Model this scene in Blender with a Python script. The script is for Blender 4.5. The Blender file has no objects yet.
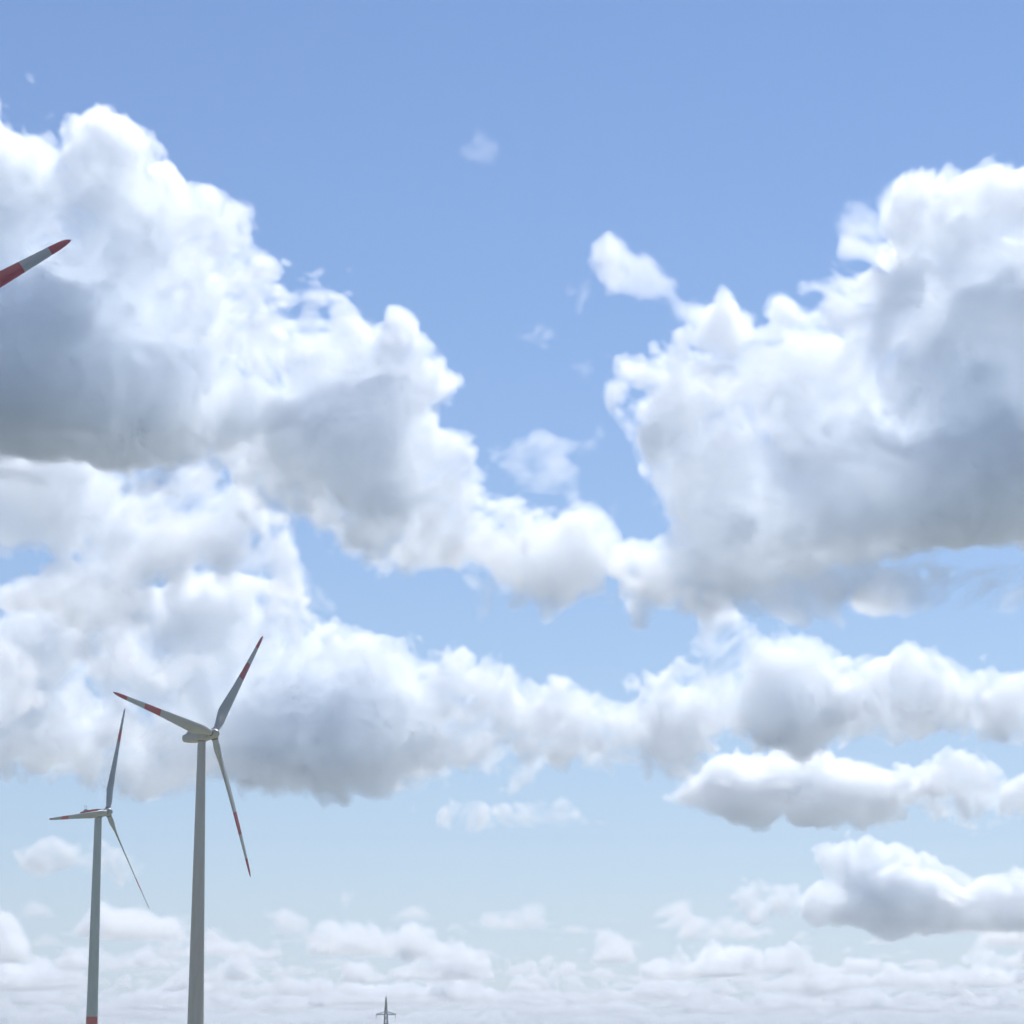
import bpy, bmesh, math
import numpy as np
from math import radians as R, sin, cos, pi
from mathutils import Vector, Matrix, noise as mnoise

C = bpy.context.scene
COL = C.collection

# ---------------------------------------------------------------- camera
PITCH, FPX = R(12.8), 2400.0
cam = bpy.data.objects.new('camera', bpy.data.cameras.new('camera'))
COL.objects.link(cam)
C.camera = cam
cam.data.sensor_width = 36
cam.data.lens = FPX / 1024 * 36
cam.data.clip_end = 400000
cam.location = (0, 0, 1.7)
ROLL = .007                              # the photographer held it 0.4 degrees off level
cam.rotation_euler = (Matrix.Rotation(R(90) + PITCH, 3, 'X') @ Matrix.Rotation(-ROLL, 3, 'Z')).to_euler()

# ---------------------------------------------------------------- sky, sun, exposure
SUN_EL, SUN_AZ = R(53), R(20)          # azimuth counted from +Y towards +X
SUN_ENERGY = 5.0
world = bpy.data.worlds.new('World')
C.world = world
world.use_nodes = True
wn, wl = world.node_tree.nodes, world.node_tree.links.new
bg = wn['Background']
sky = wn.new('ShaderNodeTexSky')
sky.sky_type = 'NISHITA'
sky.sun_disc = False
sky.sun_elevation = SUN_EL
sky.sun_rotation = SUN_AZ
sky.air_density, sky.dust_density, sky.ozone_density = 0.7, 0.0, 6.0
tc = wn.new('ShaderNodeTexCoord')
mp = wn.new('ShaderNodeMapping')
mp.inputs['Location'].default_value = (0, 0, 0)
mp.inputs['Scale'].default_value = (1, 1, 0.39)     # hazier air: the pale horizon reaches higher
wl(tc.outputs['Generated'], mp.inputs[0])
wl(mp.outputs[0], sky.inputs[0])
tint = wn.new('ShaderNodeMix')
tint.data_type, tint.blend_type = 'RGBA', 'MULTIPLY'
tint.inputs[0].default_value = 1
tint.inputs[7].default_value = (0.955, 0.91, .99, 1)   # camera white balance
wl(sky.outputs[0], tint.inputs[6])
wl(tint.outputs[2], bg.inputs[0])
bg.inputs[1].default_value = 0.0905

sun = bpy.data.objects.new('sun', bpy.data.lights.new('sun', 'SUN'))
COL.objects.link(sun)
sun.data.energy, sun.data.angle, sun.data.color = SUN_ENERGY, R(.5), (1, .968, .925)
sdir = Vector((sin(SUN_AZ) * cos(SUN_EL), cos(SUN_AZ) * cos(SUN_EL), sin(SUN_EL)))
sun.rotation_euler = (-sdir).to_track_quat('-Z', 'Y').to_euler()

C.view_settings.view_transform = 'Standard'
C.view_settings.look = 'None'
C.view_settings.exposure = 0.05
C.view_settings.gamma = 1
cy = C.cycles
cy.use_adaptive_sampling = True
cy.adaptive_threshold = 0.06
cy.adaptive_min_samples = 16
cy.use_denoising = True
cy.denoiser = 'OPENIMAGEDENOISE'
cy.max_bounces = 32
cy.volume_bounces = 32
cy.volume_step_rate = 1.0
cy.volume_max_steps = 400

# ---------------------------------------------------------------- helpers
def tag(o, label=None, cat=None, group=None, kind=None):
    for k, v in (('label', label), ('category', cat), ('group', group), ('kind', kind)):
        if v:
            o[k] = v
    return o

def new_mat(name):
    m = bpy.data.materials.new(name)
    m.use_nodes = True
    return m, m.node_tree.nodes, m.node_tree.links.new

def paint(name, col, rough=.45, grime=.12, scale=.6, streak=True):
    """weathered paint: base colour with faint vertical dirt streaks and a slight roughness change"""
    m, n, l = new_mat(name)
    b = n['Principled BSDF']
    co = n.new('ShaderNodeTexCoord')
    mp = n.new('ShaderNodeMapping')
    mp.inputs['Scale'].default_value = (scale, scale, scale * (.12 if streak else 1))
    l(co.outputs['Object'], mp.inputs[0])
    nz = n.new('ShaderNodeTexNoise')
    nz.inputs['Scale'].default_value = 1.5
    nz.inputs['Detail'].default_value = 6
    l(mp.outputs[0], nz.inputs['Vector'])
    rp = n.new('ShaderNodeValToRGB')
    rp.color_ramp.elements[0].position, rp.color_ramp.elements[1].position = .3, .7
    d = 1 - grime
    rp.color_ramp.elements[0].color = (col[0] * d, col[1] * d, col[2] * d * .96, 1)
    rp.color_ramp.elements[1].color = (*col, 1)
    l(nz.outputs[0], rp.inputs[0])
    l(rp.outputs[0], b.inputs['Base Color'])
    b.inputs['Roughness'].default_value = rough
    return m

def link_mesh(name, bm, mats, parent=None, smooth=True):
    me = bpy.data.meshes.new(name)
    bmesh.ops.recalc_face_normals(bm, faces=bm.faces)
    bm.to_mesh(me)
    bm.free()
    for m in mats:
        me.materials.append(m)
    for p in me.polygons:
        p.use_smooth = smooth
    if smooth:
        me.set_sharp_from_angle(angle=R(40))
    o = bpy.data.objects.new(name, me)
    COL.objects.link(o)
    o.parent = parent
    return o

def loft(bm, rings, mat=lambda i: 0, caps=True):
    vs = [[bm.verts.new(p) for p in r] for r in rings]
    n = len(vs[0])
    for i in range(len(vs) - 1):
        for k in range(n):
            f = bm.faces.new((vs[i][k], vs[i][(k + 1) % n], vs[i + 1][(k + 1) % n], vs[i + 1][k]))
            f.material_index = mat(i)
    if caps:
        bm.faces.new(vs[0][::-1]).material_index = mat(0)
        bm.faces.new(vs[-1]).material_index = mat(len(vs) - 2)

def circle(r, z, n=40, cx=0, cy=0):
    return [Vector((cx + r * cos(2 * pi * k / n), cy + r * sin(2 * pi * k / n), z)) for k in range(n)]

def bar(bm, a, b, w, mi=0):
    a, b = Vector(a), Vector(b)
    d = (b - a).normalized()
    s = d.cross(Vector((0, 0, 1)))
    if s.length < 1e-3:
        s = Vector((1, 0, 0))
    s.normalize()
    t = d.cross(s)
    q = [(s * i + t * j) * w / 2 for i, j in ((-1, -1), (1, -1), (1, 1), (-1, 1))]
    loft(bm, [[a + v for v in q], [b + v for v in q]], lambda i: mi)

# ---------------------------------------------------------------- ground
def ground():
    bm = bmesh.new()
    rr = [0, 40, 90, 180, 350, 700, 1400, 3000, 8000, 25000, 60000]
    n = 72
    prev = None
    for r in rr:
        if r == 0:
            ring = [bm.verts.new((0, 0, 0))]
        else:
            ring = []
            for k in range(n):
                x, y = r * cos(2 * pi * k / n), r * sin(2 * pi * k / n)
                z = mnoise.noise(Vector((x / 400, y / 400, 3))) * .35 * min(1, r / 200)
                ring.append(bm.verts.new((x, y, z)))
        if prev:
            for k in range(n):
                if len(prev) == 1:
                    bm.faces.new((prev[0], ring[k], ring[(k + 1) % n]))
                else:
                    bm.faces.new((prev[k], ring[k], ring[(k + 1) % n], prev[(k + 1) % n]))
        prev = ring
    m, nd, l = new_mat('field_crops')
    b = nd['Principled BSDF']
    co = nd.new('ShaderNodeTexCoord')
    vo = nd.new('ShaderNodeTexVoronoi')
    vo.inputs['Scale'].default_value = 1 / 700
    l(co.outputs['Object'], vo.inputs['Vector'])
    sp = nd.new('ShaderNodeSeparateColor')
    l(vo.outputs['Color'], sp.inputs[0])
    rp = nd.new('ShaderNodeValToRGB')
    rp.color_ramp.interpolation = 'CONSTANT'
    e = rp.color_ramp.elements
    e[0].position, e[0].color = 0, (.14, .13, .06, 1)      # rape in flower
    e[1].position, e[1].color = .12, (.03, .042, .034, 1)    # young wheat
    x = e.new(.8); x.color = (.07, .065, .06, 1)             # bare soil
    l(sp.outputs[0], rp.inputs[0])
    ln = nd.new('ShaderNodeVectorMath')
    ln.operation = 'DISTANCE'
    ln.inputs[1].default_value = (-120, 600, 0)
    l(co.outputs['Object'], ln.inputs[0])
    near = nd.new('ShaderNodeMath')
    near.operation = 'LESS_THAN'
    near.inputs[1].default_value = 620
    l(ln.outputs['Value'], near.inputs[0])
    rape = nd.new('ShaderNodeMix')
    rape.data_type = 'RGBA'
    rape.inputs[7].default_value = (.31, .29, .14, 1)      # the rape field round the turbines
    l(near.outputs[0], rape.inputs[0])
    l(rp.outputs[0], rape.inputs[6])
    nz = nd.new('ShaderNodeTexNoise')
    nz.inputs['Scale'].default_value = .6
    nz.inputs['Detail'].default_value = 8
    l(co.outputs['Object'], nz.inputs['Vector'])
    mx = nd.new('ShaderNodeMix')
    mx.data_type, mx.blend_type = 'RGBA', 'OVERLAY'
    mx.inputs[0].default_value = .5
    l(rape.outputs[2], mx.inputs[6])
    l(nz.outputs[0], mx.inputs[7])
    l(mx.outputs[2], b.inputs['Base Color'])
    b.inputs['Roughness'].default_value = .9
    o = link_mesh('ground', bm, [m])
    tag(o, kind='structure')
ground()

# ---------------------------------------------------------------- the hazy air near the ground
def haze():
    bm = bmesh.new()
    bmesh.ops.create_cube(bm, size=1)
    for v in bm.verts:
        v.co = (v.co.x * 122000, v.co.y * 122000, -1.4 if v.co.z < 0 else 152)
    m, n, l = new_mat('hazy_air')
    n.clear()
    o = n.new('ShaderNodeOutputMaterial')
    pv = n.new('ShaderNodeVolumePrincipled')
    pv.inputs['Color'].default_value = (.72, .78, .86, 1)
    pv.inputs['Density'].default_value = HAZE
    pv.inputs['Density Attribute'].default_value = ''
    pv.inputs['Anisotropy'].default_value = .3
    l(pv.outputs[0], o.inputs['Volume'])
    tag(link_mesh('haze', bm, [m], smooth=False), kind='stuff')
HAZE = .00012
haze()

# ---------------------------------------------------------------- clouds: real volumes lit by the sun and the sky
def pix2plane(u, v, D):
    du, dv = u - 512, v - 512
    a, b = (du - ROLL * dv) / FPX, -(dv + ROLL * du) / FPX
    return D * a / (cos(PITCH) - b * sin(PITCH)), 1.7 + D * math.tan(PITCH + math.atan(b))

def plane2pix(x, z, D):
    b = np.tan(np.arctan((z - 1.7) / D) - PITCH)
    du, dv = x * (cos(PITCH) - b * sin(PITCH)) / D * FPX, -b * FPX
    return 512 + du + ROLL * dv, 512 + dv - ROLL * du

def up1(a, n_out, period, ax, off):
    x = np.arange(n_out) / period + off
    i = np.floor(x).astype(int)
    t = (x - i).astype(np.float32)
    w = [(1 - t) ** 3 / 6, (3 * t ** 3 - 6 * t ** 2 + 4) / 6, (-3 * t ** 3 + 3 * t ** 2 + 3 * t + 1) / 6, t ** 3 / 6]
    sh = [1] * a.ndim
    sh[ax] = n_out
    r = 0
    for k in range(4):
        r = r + np.take(a, i + k, axis=ax) * w[k].reshape(sh).astype(np.float32)
    return r

def lattice_noise(rng, shape, per):
    """smooth random field, about unit spread; per = feature size in cells along each axis"""
    a = rng.standard_normal([int(s / p) + 6 for s, p in zip(shape, per)]).astype(np.float32)
    for ax in range(len(shape)):
        a = up1(a, shape[ax], per[ax], ax, rng.random())
    return a * (1.9 if len(shape) == 3 else 1.55)

def signed_dist(pu, pv, poly):
    d = np.full(pu.shape, 1e9)
    ins = np.zeros(pu.shape, bool)
    for i in range(len(poly)):
        (x0, y0), (x1, y1) = poly[i], poly[(i + 1) % len(poly)]
        dx, dy = x1 - x0, y1 - y0
        t = np.clip(((pu - x0) * dx + (pv - y0) * dy) / (dx * dx + dy * dy + 1e-9), 0, 1)
        d = np.minimum(d, np.hypot(pu - x0 - t * dx, pv - y0 - t * dy))
        ins ^= ((y0 > pv) != (y1 > pv)) & (pu < (x1 - x0) * (pv - y0) / (y1 - y0 + 1e-12) + x0)
    return np.where(ins, d, -d)

def warp(f, dx, dy, dz):
    """trilinear look-up of f at positions shifted by dx, dy, dz cells"""
    nx, ny, nz = f.shape
    def ax(n, k, d):
        sh = [1, 1, 1]; sh[k] = n
        p = np.clip(np.arange(n, dtype=np.float32).reshape(sh) + d, 0, n - 1.001)
        i = p.astype(np.int32)
        return i, p - i
    ix, fx = ax(nx, 0, dx); iy, fy = ax(ny, 1, dy); iz, fz = ax(nz, 2, dz)
    g = f.ravel()
    base = (ix * ny + iy) * nz + iz
    o = 0
    for a in (0, 1):
        for b in (0, 1):
            for c in (0, 1):
                o = o + g[base + (a * ny + b) * nz + c] * ((fx if a else 1 - fx) * (fy if b else 1 - fy) * (fz if c else 1 - fz))
    return o

cloud_mat_cache = {}
def cloud_mat(dens, aniso, step):
    m, n, l = new_mat('cloud_vapour')
    n.clear()
    o = n.new('ShaderNodeOutputMaterial')
    pv = n.new('ShaderNodeVolumePrincipled')
    pv.inputs['Color'].default_value = (.981, .991, 1, 1)
    pv.inputs['Density Attribute'].default_value = ''
    vi = n.new('ShaderNodeVolumeInfo')
    sb = n.new('ShaderNodeMath')
    sb.operation = 'SUBTRACT'
    sb.inputs[1].default_value = .002
    sb.use_clamp = True
    ml = n.new('ShaderNodeMath')
    ml.operation = 'MULTIPLY'
    ml.inputs[1].default_value = dens
    l(vi.outputs['Density'], sb.inputs[0])
    l(sb.outputs[0], ml.inputs[0])
    l(ml.outputs[0], pv.inputs['Density'])
    pv.inputs['Anisotropy'].default_value = aniso
    l(pv.outputs[0], o.inputs['Volume'])
    m.cycles.volume_step_rate = step
    return m

def cloud_object(den, lo, hi, D, dens, aniso, step):
    """density grid -> one volume object"""
    nx, ny, nz = den.shape
    # nothing may touch the walls of the grid
    den[:2] = 0; den[-2:] = 0; den[:, :1] = 0; den[:, -1:] = 0; den[:, :, :1] = 0; den[:, :, -1:] = 0
    den += .002
    me = bpy.data.meshes.new('clouds')
    me.vertices.add(nx * ny * nz)
    me.attributes.new('den', 'FLOAT', 'POINT').data.foreach_set('value', den.ravel())
    ob = bpy.data.objects.new('clouds', me)
    COL.objects.link(ob)
    ob.location = (0, D, 0)
    tag(ob, kind='stuff')
    mt = cloud_mat(dens, aniso, step)
    me.materials.append(mt)
    g = bpy.data.node_groups.new('cloud_grid', 'GeometryNodeTree')
    g.interface.new_socket('Geometry', in_out='INPUT', socket_type='NodeSocketGeometry')
    g.interface.new_socket('Geometry', in_out='OUTPUT', socket_type='NodeSocketGeometry')
    nd, lk = g.nodes, g.links.new
    gi, go = nd.new('NodeGroupInput'), nd.new('NodeGroupOutput')
    vc = nd.new('GeometryNodeVolumeCube')
    vc.inputs['Min'].default_value = lo
    vc.inputs['Max'].default_value = hi
    for a, n in zip('XYZ', den.shape):
        vc.inputs['Resolution ' + a].default_value = n
    ps = nd.new('GeometryNodeInputPosition')
    sp = nd.new('ShaderNodeSeparateXYZ')
    lk(ps.outputs[0], sp.inputs[0])
    def M(op, a, b=None):
        m = nd.new('ShaderNodeMath')
        m.operation = op
        for k, q in enumerate((a, b)):
            if q is None:
                continue
            if isinstance(q, (int, float)):
                m.inputs[k].default_value = q
            else:
                lk(q, m.inputs[k])
        return m.outputs[0]
    ix = M('ROUND', M('MULTIPLY', M('SUBTRACT', sp.outputs[0], lo[0]), (nx - 1) / (hi[0] - lo[0])))
    iy = M('ROUND', M('MULTIPLY', M('SUBTRACT', sp.outputs[1], lo[1]), (ny - 1) / (hi[1] - lo[1])))
    iz = M('ROUND', M('MULTIPLY', M('SUBTRACT', sp.outputs[2], lo[2]), (nz - 1) / (hi[2] - lo[2])))
    idx = M('ADD', M('MULTIPLY', M('ADD', M('MULTIPLY', ix, ny), iy), nz), iz)
    si = nd.new('GeometryNodeSampleIndex')
    si.data_type, si.clamp = 'FLOAT', True
    na = nd.new('GeometryNodeInputNamedAttribute')
    na.data_type = 'FLOAT'
    na.inputs[0].default_value = 'den'
    lk(gi.outputs[0], si.inputs[0])
    lk(na.outputs[0], si.inputs[1])
    lk(idx, si.inputs['Index'])
    lk(si.outputs[0], vc.inputs['Density'])
    sm = nd.new('GeometryNodeSetMaterial')
    sm.inputs['Material'].default_value = mt
    lk(vc.outputs[0], sm.inputs[0])
    lk(sm.outputs[0], go.inputs[0])
    ob.modifiers.new('cloud_grid', 'NODES').node_group = g
    return ob

def cloud_layer(D, box, TH, pieces, seed, vpx=2.5, yr=1.5, dens=.022, aniso=.5, step=2.0,
                sizes=(420, 210, 105, 52, 26, 14), warp_m=60):
    """one bank of cloud at distance D: the pieces' outlines get thickness, billows and wisps on a 3D grid.
    box = (u0, u1, v0, v1) span of the bank; TH = half depth in metres."""
    rng = np.random.default_rng(seed)
    u0, u1, v0, v1 = box
    vm = (v0 + v1) / 2
    x0, x1 = pix2plane(u0, vm, D)[0], pix2plane(u1, vm, D)[0]
    z0, z1 = pix2plane(512, v1, D)[1], pix2plane(512, v0, D)[1]
    vs = vpx * D / FPX
    nx, nz, ny = int((x1 - x0) / vs), int((z1 - z0) / vs), int(2 * TH / (vs * yr))
    assert nx * ny * nz < 16e6, (nx, ny, nz)
    xs, zs = np.linspace(x0, x1, nx), np.linspace(z0, z1, nz)
    ys = np.linspace(-TH, TH, ny).astype(np.float32)[None, :, None]
    X, Z = np.meshgrid(xs, zs, indexing='ij')
    U, V = plane2pix(X, Z, D)
    sh = (nx, ny, nz)
    vy = 2 * TH / ny
    # rounded billows (creases point inwards) and a plain fractal field for wisps
    bil = np.zeros(sh, np.float32)
    fbm = np.zeros(sh, np.float32)
    for s in sizes:
        if s < vs * 1.8:
            continue
        n = lattice_noise(rng, sh, (s / vs, max(1.2, s / vy), s / vs))
        k = .11 if s > 300 else .2 if s > 150 else .4 if s > 75 else .6 if s > 40 else .85
        bil += (np.abs(n) * 1.25 - .55) * (s * k)
        fbm += n * (s * k * .85)
    wd = [lattice_noise(rng, sh, (s / vs, max(1.2, s / vy), s / vs)) for s in (warp_m * 3.2,) * 3]
    wsh = [wd[0] * (warp_m * .55 / vs), wd[1] * (warp_m * .55 / vy), wd[2] * (warp_m * .55 / vs)]
    fine = np.zeros(sh, np.float32)
    for s, a in ((90, .5), (45, .5), (24, .55), (13, .6)):
        s *= max(1, vs / 7)
        fine += a * lattice_noise(rng, sh, (s / vs, max(1.2, s / vy), s / vs))
    fine = warp(fine, *[q * 1.6 for q in wsh])
    bil = warp(bil, *wsh)
    fbm = warp(fbm, *[q * 1.6 for q in wsh])
    del wd, wsh
    den = np.zeros(sh, np.float32)
    mpp = D / FPX
    for p in pieces:
        d = signed_dist(U, V, p['poly'])
        L, H = p.get('L', 120.), p.get('H', 400.)
        g = p.get('grow', 8)
        # soft wobble of the outline so that no straight edge of the tracing survives
        wob = lattice_noise(rng, (nx, nz), (24 / vpx, 24 / vpx)) * p.get('wob', 5) + lattice_noise(rng, (nx, nz), (9 / vpx, 9 / vpx)) * p.get('wob', 5) * .45
        d = d + wob
        t = np.clip((d + g) / L, 0, 1)
        h = H * np.sqrt(np.clip(1 - (1 - t) ** 2, 0, 1))
        h = np.where(d < -g, (d + g) * mpp * 1.6, h).astype(np.float32)
        for (bu, bv, br, ba) in p.get('bumps', ()):
            h = h + (ba * np.exp(-((U - bu) ** 2 + (V - bv) ** 2) / (br * br)) * np.clip((d + g) / p.get('bsoft', 30.), 0, 1)).astype(np.float32)
        y0 = p.get('y', 0)
        S = h[:, None, :] - np.abs(ys - y0)
        a, b = p.get('bil', 1.), p.get('fbm', .15)
        S += a * bil + b * fbm
        e = p.get('edge', 45.)
        if isinstance(e, tuple):          # crisp sunlit top, softer base: (top v, top edge, base v, base edge)
            w = np.clip((V - e[0]) / (e[2] - e[0]), 0, 1)
            e = (e[1] + (e[3] - e[1]) * w).astype(np.float32)[:, None, :]
        q = np.clip(S / e, 0, 1)
        er = p.get('erode', 1.7)
        q = np.clip(q - (1 - q) * er * np.clip(.45 + .55 * fine, 0, 1.5), 0, 1) * p.get('rho', 1.)
        den = np.maximum(den, q)
    return cloud_object(den, (x0, -TH, z0), (x1, TH, z1), D, dens, aniso, step)

# the big cumulus on the left
A_BODY = [(-260, 88), (-60, 98), (0, 102), (15, 101), (30, 116), (50, 119), (75, 117), (100, 122), (140, 135), (165, 160), (185, 185),
          (215, 195), (240, 210), (265, 240), (285, 270), (300, 290), (320, 297), (335, 303), (360, 318), (382, 325), (395, 316), (412, 328),
          (425, 350), (440, 380), (445, 425), (470, 435), (485, 470), (500, 500), (540, 505), (580, 510), (605, 545), (585, 580), (500, 588),
          (420, 575), (350, 555), (290, 525), (200, 470), (140, 475), (50, 460), (-50, 450), (-260, 440)]
A_FRINGE = [(-260, 420), (60, 440), (150, 455), (210, 455), (300, 510), (360, 535), (430, 555), (520, 560), (596, 560), (600, 592), (540, 604), (480, 606),
            (415, 598), (340, 578), (285, 552), (200, 500), (130, 496), (50, 482), (-50, 476), (-260, 470)]
A_TAIL = [(488, 450), (510, 438), (545, 432), (600, 438), (606, 448), (560, 452), (575, 480), (600, 510), (625, 545), (600, 560), (560, 500),
          (520, 498), (500, 480)]
A_PIECES = [
    dict(poly=A_BODY, L=80, H=85, edge=(330, 45, 560, 110), fbm=.6, bil=.85, wob=6,
         bumps=[(0, 140, 40, 60), (30, 400, 105, 260), (150, 420, 80, 60), (290, 455, 85, 75), (385, 430, 60, 50), (520, 545, 60, 50), (455, 530, 60, 50), (360, 540, 50, 35), (-60, 300, 90, 50), (130, 210, 60, 20), (235, 270, 50, 30)]),
    dict(poly=A_FRINGE, L=22, H=40, edge=66, rho=.45, fbm=.9, bil=.5, wob=9, y=-60),
    dict(poly=A_TAIL, L=24, H=85, edge=100, rho=.45, fbm=.6, bil=.25, wob=6)]

# the big cumulus on the right with its torn wisps
C_BODY = [(1280, 140), (1100, 155), (1024, 162), (990, 160), (960, 170), (920, 170), (888, 178), (878, 205), (885, 240), (900, 270), (880, 288),
          (830, 282), (780, 292), (740, 312), (700, 330), (660, 332), (632, 365), (622, 400), (640, 430), (650, 480), (665, 520), (640, 545),
          (612, 565), (632, 598), (660, 600), (700, 580), (770, 590), (820, 562), (880, 560), (950, 548), (1024, 540), (1280, 540)]
C_FRINGE = [(616, 570), (660, 575), (720, 560), (790, 560), (850, 540), (940, 530), (1024, 525), (1280, 520), (1280, 580), (1024, 585), (940, 592), (880, 600),
            (800, 612), (740, 606), (690, 612), (640, 615)]
C_PUFF = [(834, 215), (850, 198), (872, 196), (884, 215), (896, 250), (890, 262), (868, 248), (845, 242)]
C_ARM = [(586, 262), (590, 242), (605, 239), (625, 255), (650, 266), (675, 280), (695, 305), (740, 325), (735, 345), (700, 330), (670, 305),
         (640, 297), (612, 285)]
C_LOW = [(850, 590), (880, 575), (960, 560), (1100, 570), (1280, 570), (1280, 620), (1100, 630), (1010, 625), (990, 600), (930, 610), (880, 612)]
C_BIT = [(570, 280), (580, 282), (590, 300), (580, 308), (572, 298)]
C_BIT2 = [(504, 312), (514, 310), (520, 328), (550, 328), (566, 342), (540, 338), (516, 338)]
C_BIT3 = [(572, 362), (586, 364), (594, 374), (584, 376)]
C_BIT4 = [(464, 150), (478, 146), (484, 134), (490, 140), (489, 162), (474, 158)]
wisp = dict(L=14, H=48, edge=110, rho=.42, fbm=.35, bil=.1, wob=5, grow=5)
cloud_layer(6500, (-120, 1140, 70, 635), 350, A_PIECES + [
    dict(poly=C_BODY, L=70, H=76, erode=1.2, edge=(250, 40, 570, 110), fbm=.5, bil=.75, wob=7,
         bumps=[(985, 475, 85, 260), (830, 535, 70, 100), (910, 525, 50, 35), (1010, 310, 45, 50), (935, 215, 55, 60), (880, 240, 40, 35), (700, 400, 50, 20), (990, 185, 40, 35)]),
    dict(poly=C_PUFF, L=24, H=75, edge=60, rho=.6, fbm=.45, bil=.3, wob=4, erode=1.2),
    dict(poly=C_FRINGE, L=26, H=45, edge=72, rho=.45, fbm=.9, bil=.5, wob=10, y=-60),
    dict(poly=C_LOW, L=26, H=120, edge=90, rho=.5, fbm=.9, bil=.4, wob=9),
    dict(poly=C_ARM, L=20, H=125, edge=110, rho=.55, fbm=.5, bil=.3, wob=6, grow=9),
    dict(poly=C_BIT, **wisp), dict(poly=C_BIT2, **wisp), dict(poly=C_BIT3, **wisp), dict(poly=C_BIT4, **dict(wisp, rho=.2))],
    seed=11, vpx=1.9, yr=2.2)

# the thin torn sheet under the left cumulus
B_SHEET = [(-260, 430), (60, 430), (150, 445), (230, 460), (275, 495), (285, 520), (255, 532), (290, 560), (320, 600), (345, 640), (310, 672), (255, 690), (200, 682), (140, 702), (80, 690), (20, 700), (-60, 690), (-260, 700), (-260, 640), (-20, 632), (40, 640), (62, 622), (0, 615), (-60, 600), (-60, 580), (30, 578), (92, 574), (84, 552),
           (40, 545), (10, 552), (-20, 530), (-30, 500), (-260, 500)]
cloud_layer(8500, (-130, 380, 425, 745), 220, [
    dict(poly=B_SHEET, L=50, H=85, edge=130, rho=.6, fbm=.9, bil=.6, wob=10,
         bumps=[(235, 505, 60, 60), (290, 570, 45, 60), (60, 600, 60, 50), (150, 500, 60, 40)])],
    seed=31, vpx=2.2, yr=2, sizes=(300, 150, 75, 38, 20), warp_m=70)

# the middle bank
D1 = [(-300, 640), (0, 600), (60, 590), (110, 580), (180, 600), (250, 590), (300, 592), (330, 620), (350, 632), (400, 640), (430, 660), (470, 655),
      (500, 650), (520, 680), (560, 692), (590, 700), (620, 740), (600, 765), (540, 768), (460, 772), (400, 792), (300, 798), (200, 792), (100, 802),
      (50, 782), (0, 772), (-300, 770)]
D2 = [(590, 700), (620, 684), (670, 674), (700, 668), (740, 662), (790, 648), (850, 658), (890, 650), (940, 669), (1000, 674), (1300, 657),
      (1300, 740), (1024, 735), (940, 732), (870, 748), (790, 752), (730, 750), (690, 770), (640, 770), (600, 760)]
D_JOIN = [(545, 700), (575, 698), (610, 702), (660, 690), (680, 740), (665, 772), (600, 768), (550, 772), (530, 740)]
D2_RIDGE = [(640, 690), (690, 655), (705, 620), (716, 606), (745, 622), (790, 638), (830, 655), (780, 690), (700, 700)]
D3 = [(665, 800), (690, 775), (740, 760), (790, 757), (860, 752), (900, 765), (940, 757), (965, 752), (1000, 770), (1060, 775), (1300, 770), (1300, 822),
      (1000, 820), (850, 822), (750, 812), (690, 806)]
mid = (420, 210, 105, 52, 28, 15)
cloud_layer(12300, (-140, 1150, 565, 815), 450, [
    dict(poly=D1, L=70, H=120, edge=(640, 60, 790, 130), fbm=.75, wob=8, rho=.8,
         bumps=[(350, 735, 75, 220), (260, 740, 60, 100), (190, 790, 60, 100), (60, 760, 70, 80), (530, 725, 50, 60), (470, 690, 50, 30)]),
    dict(poly=D2, L=60, H=120, edge=(660, 60, 750, 120), fbm=.75, wob=6, rho=.8,
         bumps=[(790, 740, 50, 150), (660, 735, 35, 100), (970, 728, 60, 100), (900, 690, 60, 50), (680, 710, 50, 40)]),
    dict(poly=D_JOIN, L=26, H=170, edge=120, rho=.8, fbm=.7, bil=.6, wob=7),
    dict(poly=D2_RIDGE, L=25, H=110, edge=114, rho=.7, fbm=.6, bil=.5, wob=6)], seed=41, vpx=1.9, yr=1.8, sizes=mid, dens=.018)
cloud_layer(14500, (640, 1150, 735, 840), 420, [
    dict(poly=D3, L=45, H=130, edge=(770, 60, 820, 110), fbm=.6, wob=4, rho=.8,
         bumps=[(730, 800, 50, 230), (810, 805, 60, 230), (880, 805, 40, 90)])], seed=47, vpx=1.8, yr=1.8, sizes=mid, dens=.018)

# small puffs below the bank, then the far cumulus and the rows near the horizon
E1 = [(440, 822), (455, 808), (470, 804), (488, 815), (495, 826), (470, 828)]
E2 = [(498, 812), (530, 808), (560, 801), (580, 810), (602, 822), (560, 824), (510, 822)]
E3 = [(10, 850), (25, 840), (60, 842), (100, 846), (140, 862), (120, 876), (60, 872), (20, 870)]
puff = dict(L=16, H=95, edge=110, rho=.7, fbm=.55, bil=.6, wob=3.5, grow=4, erode=.9)
cloud_layer(16000, (-30, 640, 785, 890), 300, [dict(poly=E1, **puff), dict(poly=E2, **puff), dict(poly=E3, **puff)],
            seed=53, vpx=1.8, yr=2, sizes=(260, 130, 75, 40), dens=.018)
F1 = [(815, 850), (838, 843), (850, 833), (868, 830), (885, 840), (910, 852), (940, 868), (970, 874), (1000, 871), (1030, 874), (1100, 872), (1300, 880),
      (1300, 922), (1000, 928), (900, 930), (830, 928), (780, 920), (840, 900)]
F2 = [(722, 915), (728, 885), (742, 868), (756, 872), (772, 880), (800, 882), (830, 886), (850, 905), (840, 924), (760, 926)]
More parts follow.
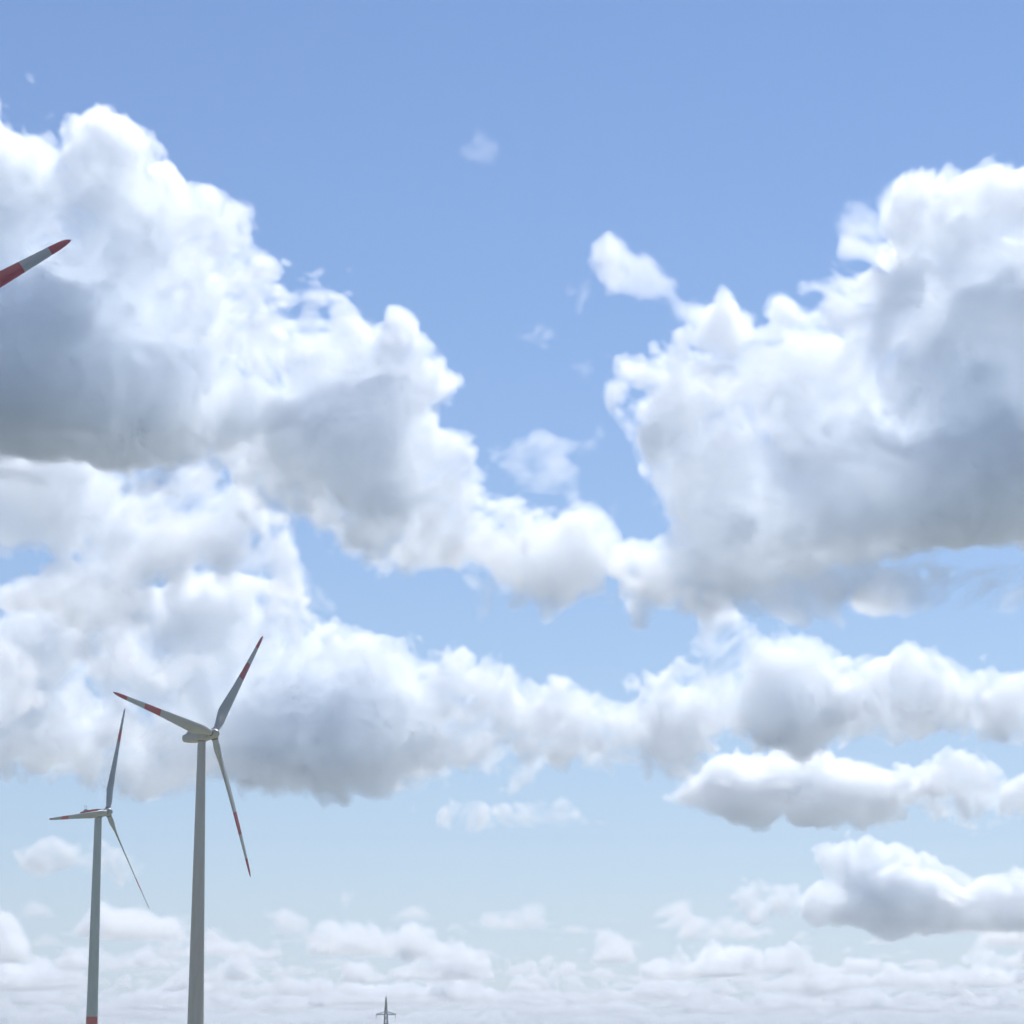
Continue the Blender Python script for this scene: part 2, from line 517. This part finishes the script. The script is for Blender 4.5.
cloud_layer(20000, (700, 1150, 815, 945), 520, [
    dict(poly=F1, L=42, H=150, edge=(850, 45, 930, 90), fbm=.35, wob=3, rho=.8, grow=4,
         bumps=[(870, 905, 35, 230), (940, 915, 45, 230), (1010, 915, 40, 130)]),
    dict(poly=F2, L=36, H=130, edge=80, fbm=.45, wob=3, rho=.7, grow=4)], seed=59, vpx=1.7, yr=1.8, sizes=(420, 250, 140, 80, 45), dens=.016)

# the field of fair-weather cumulus that runs out to the horizon: one flat base, many small heaps
def cloud_field(y0, y1, zb, ztop, half, vox, seed, dens, cover, near_fade):
    rng = np.random.default_rng(seed)
    vx, vy, vz = vox
    nx, ny, nz = int(2 * half / vx), int((y1 - y0) / vy), int((ztop - zb) / vz)
    assert nx * ny * nz < 16e6
    X = np.linspace(-half, half, nx)[:, None]
    Y = np.linspace(y0, y1, ny)[None, :]
    zz = np.linspace(0, ztop - zb, nz).astype(np.float32)[None, None, :]
    n2 = np.zeros((nx, ny), np.float32)
    for s, a in ((4200, .5), (1500, .7), (800, .7), (420, .55)):
        n2 += a * lattice_noise(rng, (nx, ny), (s / vx, max(1.1, 1.5 * s / vy)))
    n2 -= cover
    n2 -= np.clip((y0 + near_fade - Y) / near_fade, 0, 1) * 1.5
    h = np.where(n2 > 0, np.sqrt(np.clip(n2 * .75, 0, 1.6)) * (ztop - zb) * .5, -200).astype(np.float32)
    S = h[:, :, None] - zz
    for s in (500, 260, 140, 85):
        n = lattice_noise(rng, S.shape, (s / vx, max(1.1, s / vy), max(1.1, s / vz)))
        S += (np.abs(n) * 1.25 - .6) * s * .5
    S = np.minimum(S, zz * 1.6 - 20 + 30 * lattice_noise(rng, (nx, ny), (300 / vx, 1.5))[:, :, None])
    den = np.clip(S / 150, 0, 1)
    return cloud_object(den, (-half, y0, zb), (half, y1, ztop), 0, dens, .5, 1.5)
cloud_field(23500, 120000, 1330, 2130, 25500, (34, 330, 30), 77, .0045, .66, 3500)

# ---------------------------------------------------------------- wind turbines
M_GREY = paint('light_grey_coating', (.33, .335, .33), rough=.4)
M_TOWER = paint('tower_coating', (.35, .352, .36), rough=.5, grime=.16)
M_BLUE_TOWER = paint('blue_grey_tower_coating', (.27, .335, .365), rough=.5, grime=.16)
M_BLUE = paint('blue_grey_coating', (.24, .275, .31), rough=.45)
M_RED = paint('signal_red_coating', (.33, .006, .012), rough=.45, grime=.1)
M_DARK = paint('dark_rubber', (.06, .06, .065), rough=.6)
M_STEEL = paint('galvanised_steel', (.22, .23, .24), rough=.55)

def blade_mesh(bands, defl, pitch, slim=1.0):
    """blade along +Z from the hub axis, leading edge towards +Y, upwind = +X"""
    rs = sorted(set([1.2, 2.0, 2.8, 3.8, 5, 6.2, 7.5, 9, 11, 13, 15.5, 18, 20.5, 23, 26, 29, 32, 34.5, 37, 39.5, 41.5, 43, 44, 44.6, 44.9, 45] +
                    [b for ab in bands for b in ab]))
    ch = lambda r: float(np.interp(r, [1.2, 2.8, 6, 9, 16, 25, 35, 41, 43.5, 44.6, 45], [1.9, 1.9, 3.0, 3.55, 2.95, 2.2, 1.6, 1.25, .95, .5, .12]))
    th = lambda r: float(np.interp(r, [1.2, 2.8, 6, 9, 16, 25, 45], [1, 1, .55, .36, .25, .2, .16]))
    tw = lambda r: R(float(np.interp(r, [1.2, 6, 9, 16, 25, 35, 45], [17, 17, 15, 9.5, 5, 2.5, .5])) + pitch)
    ax = lambda r: float(np.interp(r, [1.2, 3, 9, 45], [.5, .5, .33, .36]))
    n = 28
    rings = []
    for r in rs:
        c, t, w, a0 = ch(r) * (1 - (1 - slim) * min(1, max(0, (r - 2.8) / 5))), th(r), tw(r), ax(r)
        k = min(1, max(0, (1 - t) / .6))
        ring = []
        for i in range(n):
            a = 2 * pi * i / n
            s = (1 - cos(a)) / 2                    # 0 = leading edge
            yt = 5 * t * (.2969 * math.sqrt(s) - .126 * s - .3516 * s ** 2 + .2843 * s ** 3 - .1036 * s ** 4) * (1 if a < pi else -.75)
            af = (a0 - s, yt)
            ci = (cos(a) * .5, sin(a) * .5)
            y = (af[0] * k + ci[0] * (1 - k)) * c
            x = (-af[1] * k - ci[1] * (1 - k)) * c
            ring.append(Vector((y * sin(w) + x * cos(w) - defl * (r / 45) ** 2, y * cos(w) - x * sin(w), r)))
        rings.append(ring)
    bm = bmesh.new()
    mid = [(rs[i] + rs[i + 1]) / 2 for i in range(len(rs) - 1)]
    loft(bm, rings, lambda i: 1 if any(a < mid[i] < b for a, b in bands) else 0)
    return bm

def wind_turbine(hub, yaw, phi, defl, bands, label, tower_r, tower_bands, nacelle_red, over=4.5, pitch=2, coat=None, slim=1.0):
    m_tower, m_grey = coat or (M_TOWER, M_GREY)
    hub = Vector(hub)
    tilt = R(5)
    nh = Vector((sin(yaw), -cos(yaw), 0))
    n = Vector((sin(yaw) * cos(tilt), -cos(yaw) * cos(tilt), sin(tilt)))
    u = Vector((cos(yaw), sin(yaw), 0))
    v = n.cross(u)
    if v.z < 0:
        v = -v
    foot = hub - nh * over
    foot.z = 0
    root = bpy.data.objects.new('wind_turbine', None)
    COL.objects.link(root)
    root.location = foot
    tag(root, label, 'wind turbine', 'wind turbines on the plain')
    inv = lambda p: Vector(p) - foot
    # tower: tapering steel tube with faint flanges where its sections meet
    top = hub.z - 1.55
    zs = {0.0, .25, top}
    for i in range(1, 5):
        f = top * i / 5
        zs |= {f - .06, f + .06}
    for a, b in tower_bands:
        zs |= {a, b}
    zs |= {top * i / 12 for i in range(1, 12)}
    zs = sorted(zs)
    r0, r1 = tower_r
    rad = lambda z: r0 + (r1 - r0) * (z / top) ** 1.05
    rings = []
    for z in zs:
        fl = .012 if any(abs(z - top * i / 5) < .07 for i in range(1, 5)) else 0
        rings.append(circle(rad(z) + fl + (.25 if z < .2 else 0), z, 48))
    bm = bmesh.new()
    loft(bm, rings, lambda i: 1 if any(a < (zs[i] + zs[i + 1]) / 2 < b for a, b in tower_bands) else 0)
    link_mesh('tower', bm, [m_tower, M_RED], root)
    # frame of the nacelle: X = upwind axis, Y = across, Z = up
    w = v
    B = Matrix((n, -u, w)).transposed().to_4x4()
    hl = inv(hub)
    B.translation = hl
    # nacelle: rounded housing from just behind the hub past the tower
    bm = bmesh.new()
    secs = [(-1.35, 1.25, 1.25, 0), (-1.6, 1.5, 1.4, 0), (-3, 1.65, 1.55, .03), (-5, 1.7, 1.6, .08), (-8, 1.65, 1.55, .12), (-10.2, 1.45, 1.3, .22),
            (-11.0, 1.25, 1.05, .3), (-11.3, .95, .8, .35)]
    rings = []
    for x, hw, hh, dz in secs:
        ring = []
        for k in range(40):
            a = 2 * pi * k / 40
            ca, sa = cos(a), sin(a)
            e = .45
            ring.append(Vector((x, hw * math.copysign(abs(ca) ** e, ca), dz + hh * math.copysign(abs(sa) ** e, sa))))
        rings.append(ring)
    loft(bm, rings, lambda i: 1 if nacelle_red and 2 <= i <= 5 else 0)
    nac = link_mesh('nacelle', bm, [m_grey, M_RED], root)
    nac.matrix_local = B
    # cooler hood on the rear of the roof, and the wind mast
    bm = bmesh.new()
    loft(bm, [[Vector((x, y, z)) for y, z in ((-1.1, 1.5), (1.1, 1.5), (1.1, t), (-1.1, t))] for x, t in ((-9.6, 1.6), (-9.4, 2.0), (-8.4, 2.1), (-7.6, 1.7))],
         lambda i: 0)
    hood = link_mesh('cooler_hood', bm, [m_grey, M_RED], nac, smooth=False)
    bm = bmesh.new()
    for s in (-.7, .7):
        bar(bm, (-9.2, s, 1.9), (-9.2, s, 3.6), .07)
        bar(bm, (-9.45, s, 3.6), (-8.95, s, 3.6), .09)
    bar(bm, (-9.2, -.7, 2.9), (-9.2, .7, 2.9), .06)
    link_mesh('wind_mast', bm, [M_STEEL], nac, smooth=False)
    # yaw collar between nacelle and tower
    bm = bmesh.new()
    loft(bm, [circle(r1 + .12, top - .45, 40), circle(r1 + .16, top - .05, 40), circle(r1 + .05, top + .35, 40)])
    link_mesh('yaw_collar', bm, [M_DARK], root)
    # spinner
    bm = bmesh.new()
    prof = [(-1.3, 1.3), (-1.1, 1.5), (-.3, 1.62), (.5, 1.58), (1.2, 1.3), (1.75, .85), (2.05, .4), (2.15, .06)]
    loft(bm, [[Vector((x, r * cos(2 * pi * k / 40), r * sin(2 * pi * k / 40))) for k in range(40)] for x, r in prof])
    hb = link_mesh('hub', bm, [m_grey], root)
    hb.matrix_local = B
    for k in range(3):
        a = phi + k * 2 * pi / 3
        rad_d = u * sin(a) + v * cos(a)
        tan_d = u * cos(a) - v * sin(a)
        Mb = Matrix((n, tan_d, rad_d)).transposed().to_4x4()
        Mb.translation = hl
        bl = link_mesh('blade', blade_mesh(bands, defl, pitch, slim), [m_grey, M_RED], root)
        bl.matrix_local = Mb
        bm = bmesh.new()
        loft(bm, [circle(1.06, 1.25, 32), circle(1.06, 1.62, 32), circle(.98, 1.74, 32)])
        rt = link_mesh('root_collar', bm, [M_DARK], bl)
    return root

std = ((24.6, 31.6), (39.2, 45.1))
wind_turbine((-90.68, 722.04, 97.59), 1.0206, .6916, .85, std,
             'grey wind turbine on the thicker tower, its three blades banded and tipped bold red', (2.55, 1.2), (), False)
wind_turbine((-153.77, 909.98, 93.2), 1.2250, .3745, -.74, ((30.2, 35.6), (43.4, 45.1)),
             'slimmer bluish wind turbine farther off, its tower ringed red low down', (2.3, 1.35), ((0, pix2plane(94, 1016.5, 909)[1]), (0, 0)), True, over=3.9, pitch=16, coat=(M_BLUE_TOWER, M_BLUE), slim=.8)
wind_turbine((-85.10, 315.86, 97.48), .95, .9431, 1.5, std,
             'wind turbine showing only one red and grey blade tip before the big cloud', (2.55, 1.2), (), False)

# ---------------------------------------------------------------- lattice pylon far off
def pylon(x, y, H):
    root = bpy.data.objects.new('power_pylon', None)
    COL.objects.link(root)
    root.location = (x, y, 0)
    root.rotation_euler = (0, 0, R(8))
    tag(root, 'tiny dark lattice power pylon, only its spike and upper crossarm in view', 'pylon')
    za, zb = H - 9.2, H - 16
    hw = lambda z: float(np.interp(z, [0, zb, za, H - 5, H], [2.6, .95, .7, .36, .08]))
    bm = bmesh.new()
    lv = [0, 5, 9.5, 13.5, zb, zb + 3.4, za, za + 2.1, H - 5, H - 2.4, H]
    cs = ((-1, -1), (1, -1), (1, 1), (-1, 1))
    P = lambda z, c: (c[0] * hw(z), c[1] * hw(z), z)
    for a, b in zip(lv, lv[1:]):
        for i in range(4):
            c, d = cs[i], cs[(i + 1) % 4]
            bar(bm, P(a, c), P(b, c), .36)
            bar(bm, P(a, c), P(b, d), .26)
            bar(bm, P(a, d), P(b, c), .26)
            bar(bm, P(b, c), P(b, d), .26)
    link_mesh('lattice_mast', bm, [M_STEEL], root, smooth=False)
    for z, w in ((za, 5.3), (zb, 7.6)):
        bm = bmesh.new()
        for s in (-1, 1):
            for q in (-1, 1):
                bar(bm, (s * hw(z), q * hw(z), z), (s * w, 0, z + .15), .42)
                bar(bm, (s * hw(z + 2), q * hw(z + 2), z + 1.7), (s * w, 0, z + .15), .36)
            for t in (.3, .6):
                bar(bm, (s * (hw(z) + (w - hw(z)) * t), 0, z), (s * (hw(z) + (w - hw(z)) * t), 0, z + 1.7 * (1 - t)), .26)
        arm = link_mesh('crossarm', bm, [M_STEEL], root, smooth=False)
        for s in (-1, 1):
            bm = bmesh.new()
            rings = []
            for k in range(13):
                rings.append(circle(.16 if k % 2 else .08, z - .05 - k * .15, 12, cx=s * w * .97))
            loft(bm, rings)
            link_mesh('insulator', bm, [M_DARK], arm)
px, pz = pix2plane(386, 997, 1300)
pylon(px, 1300, pz)
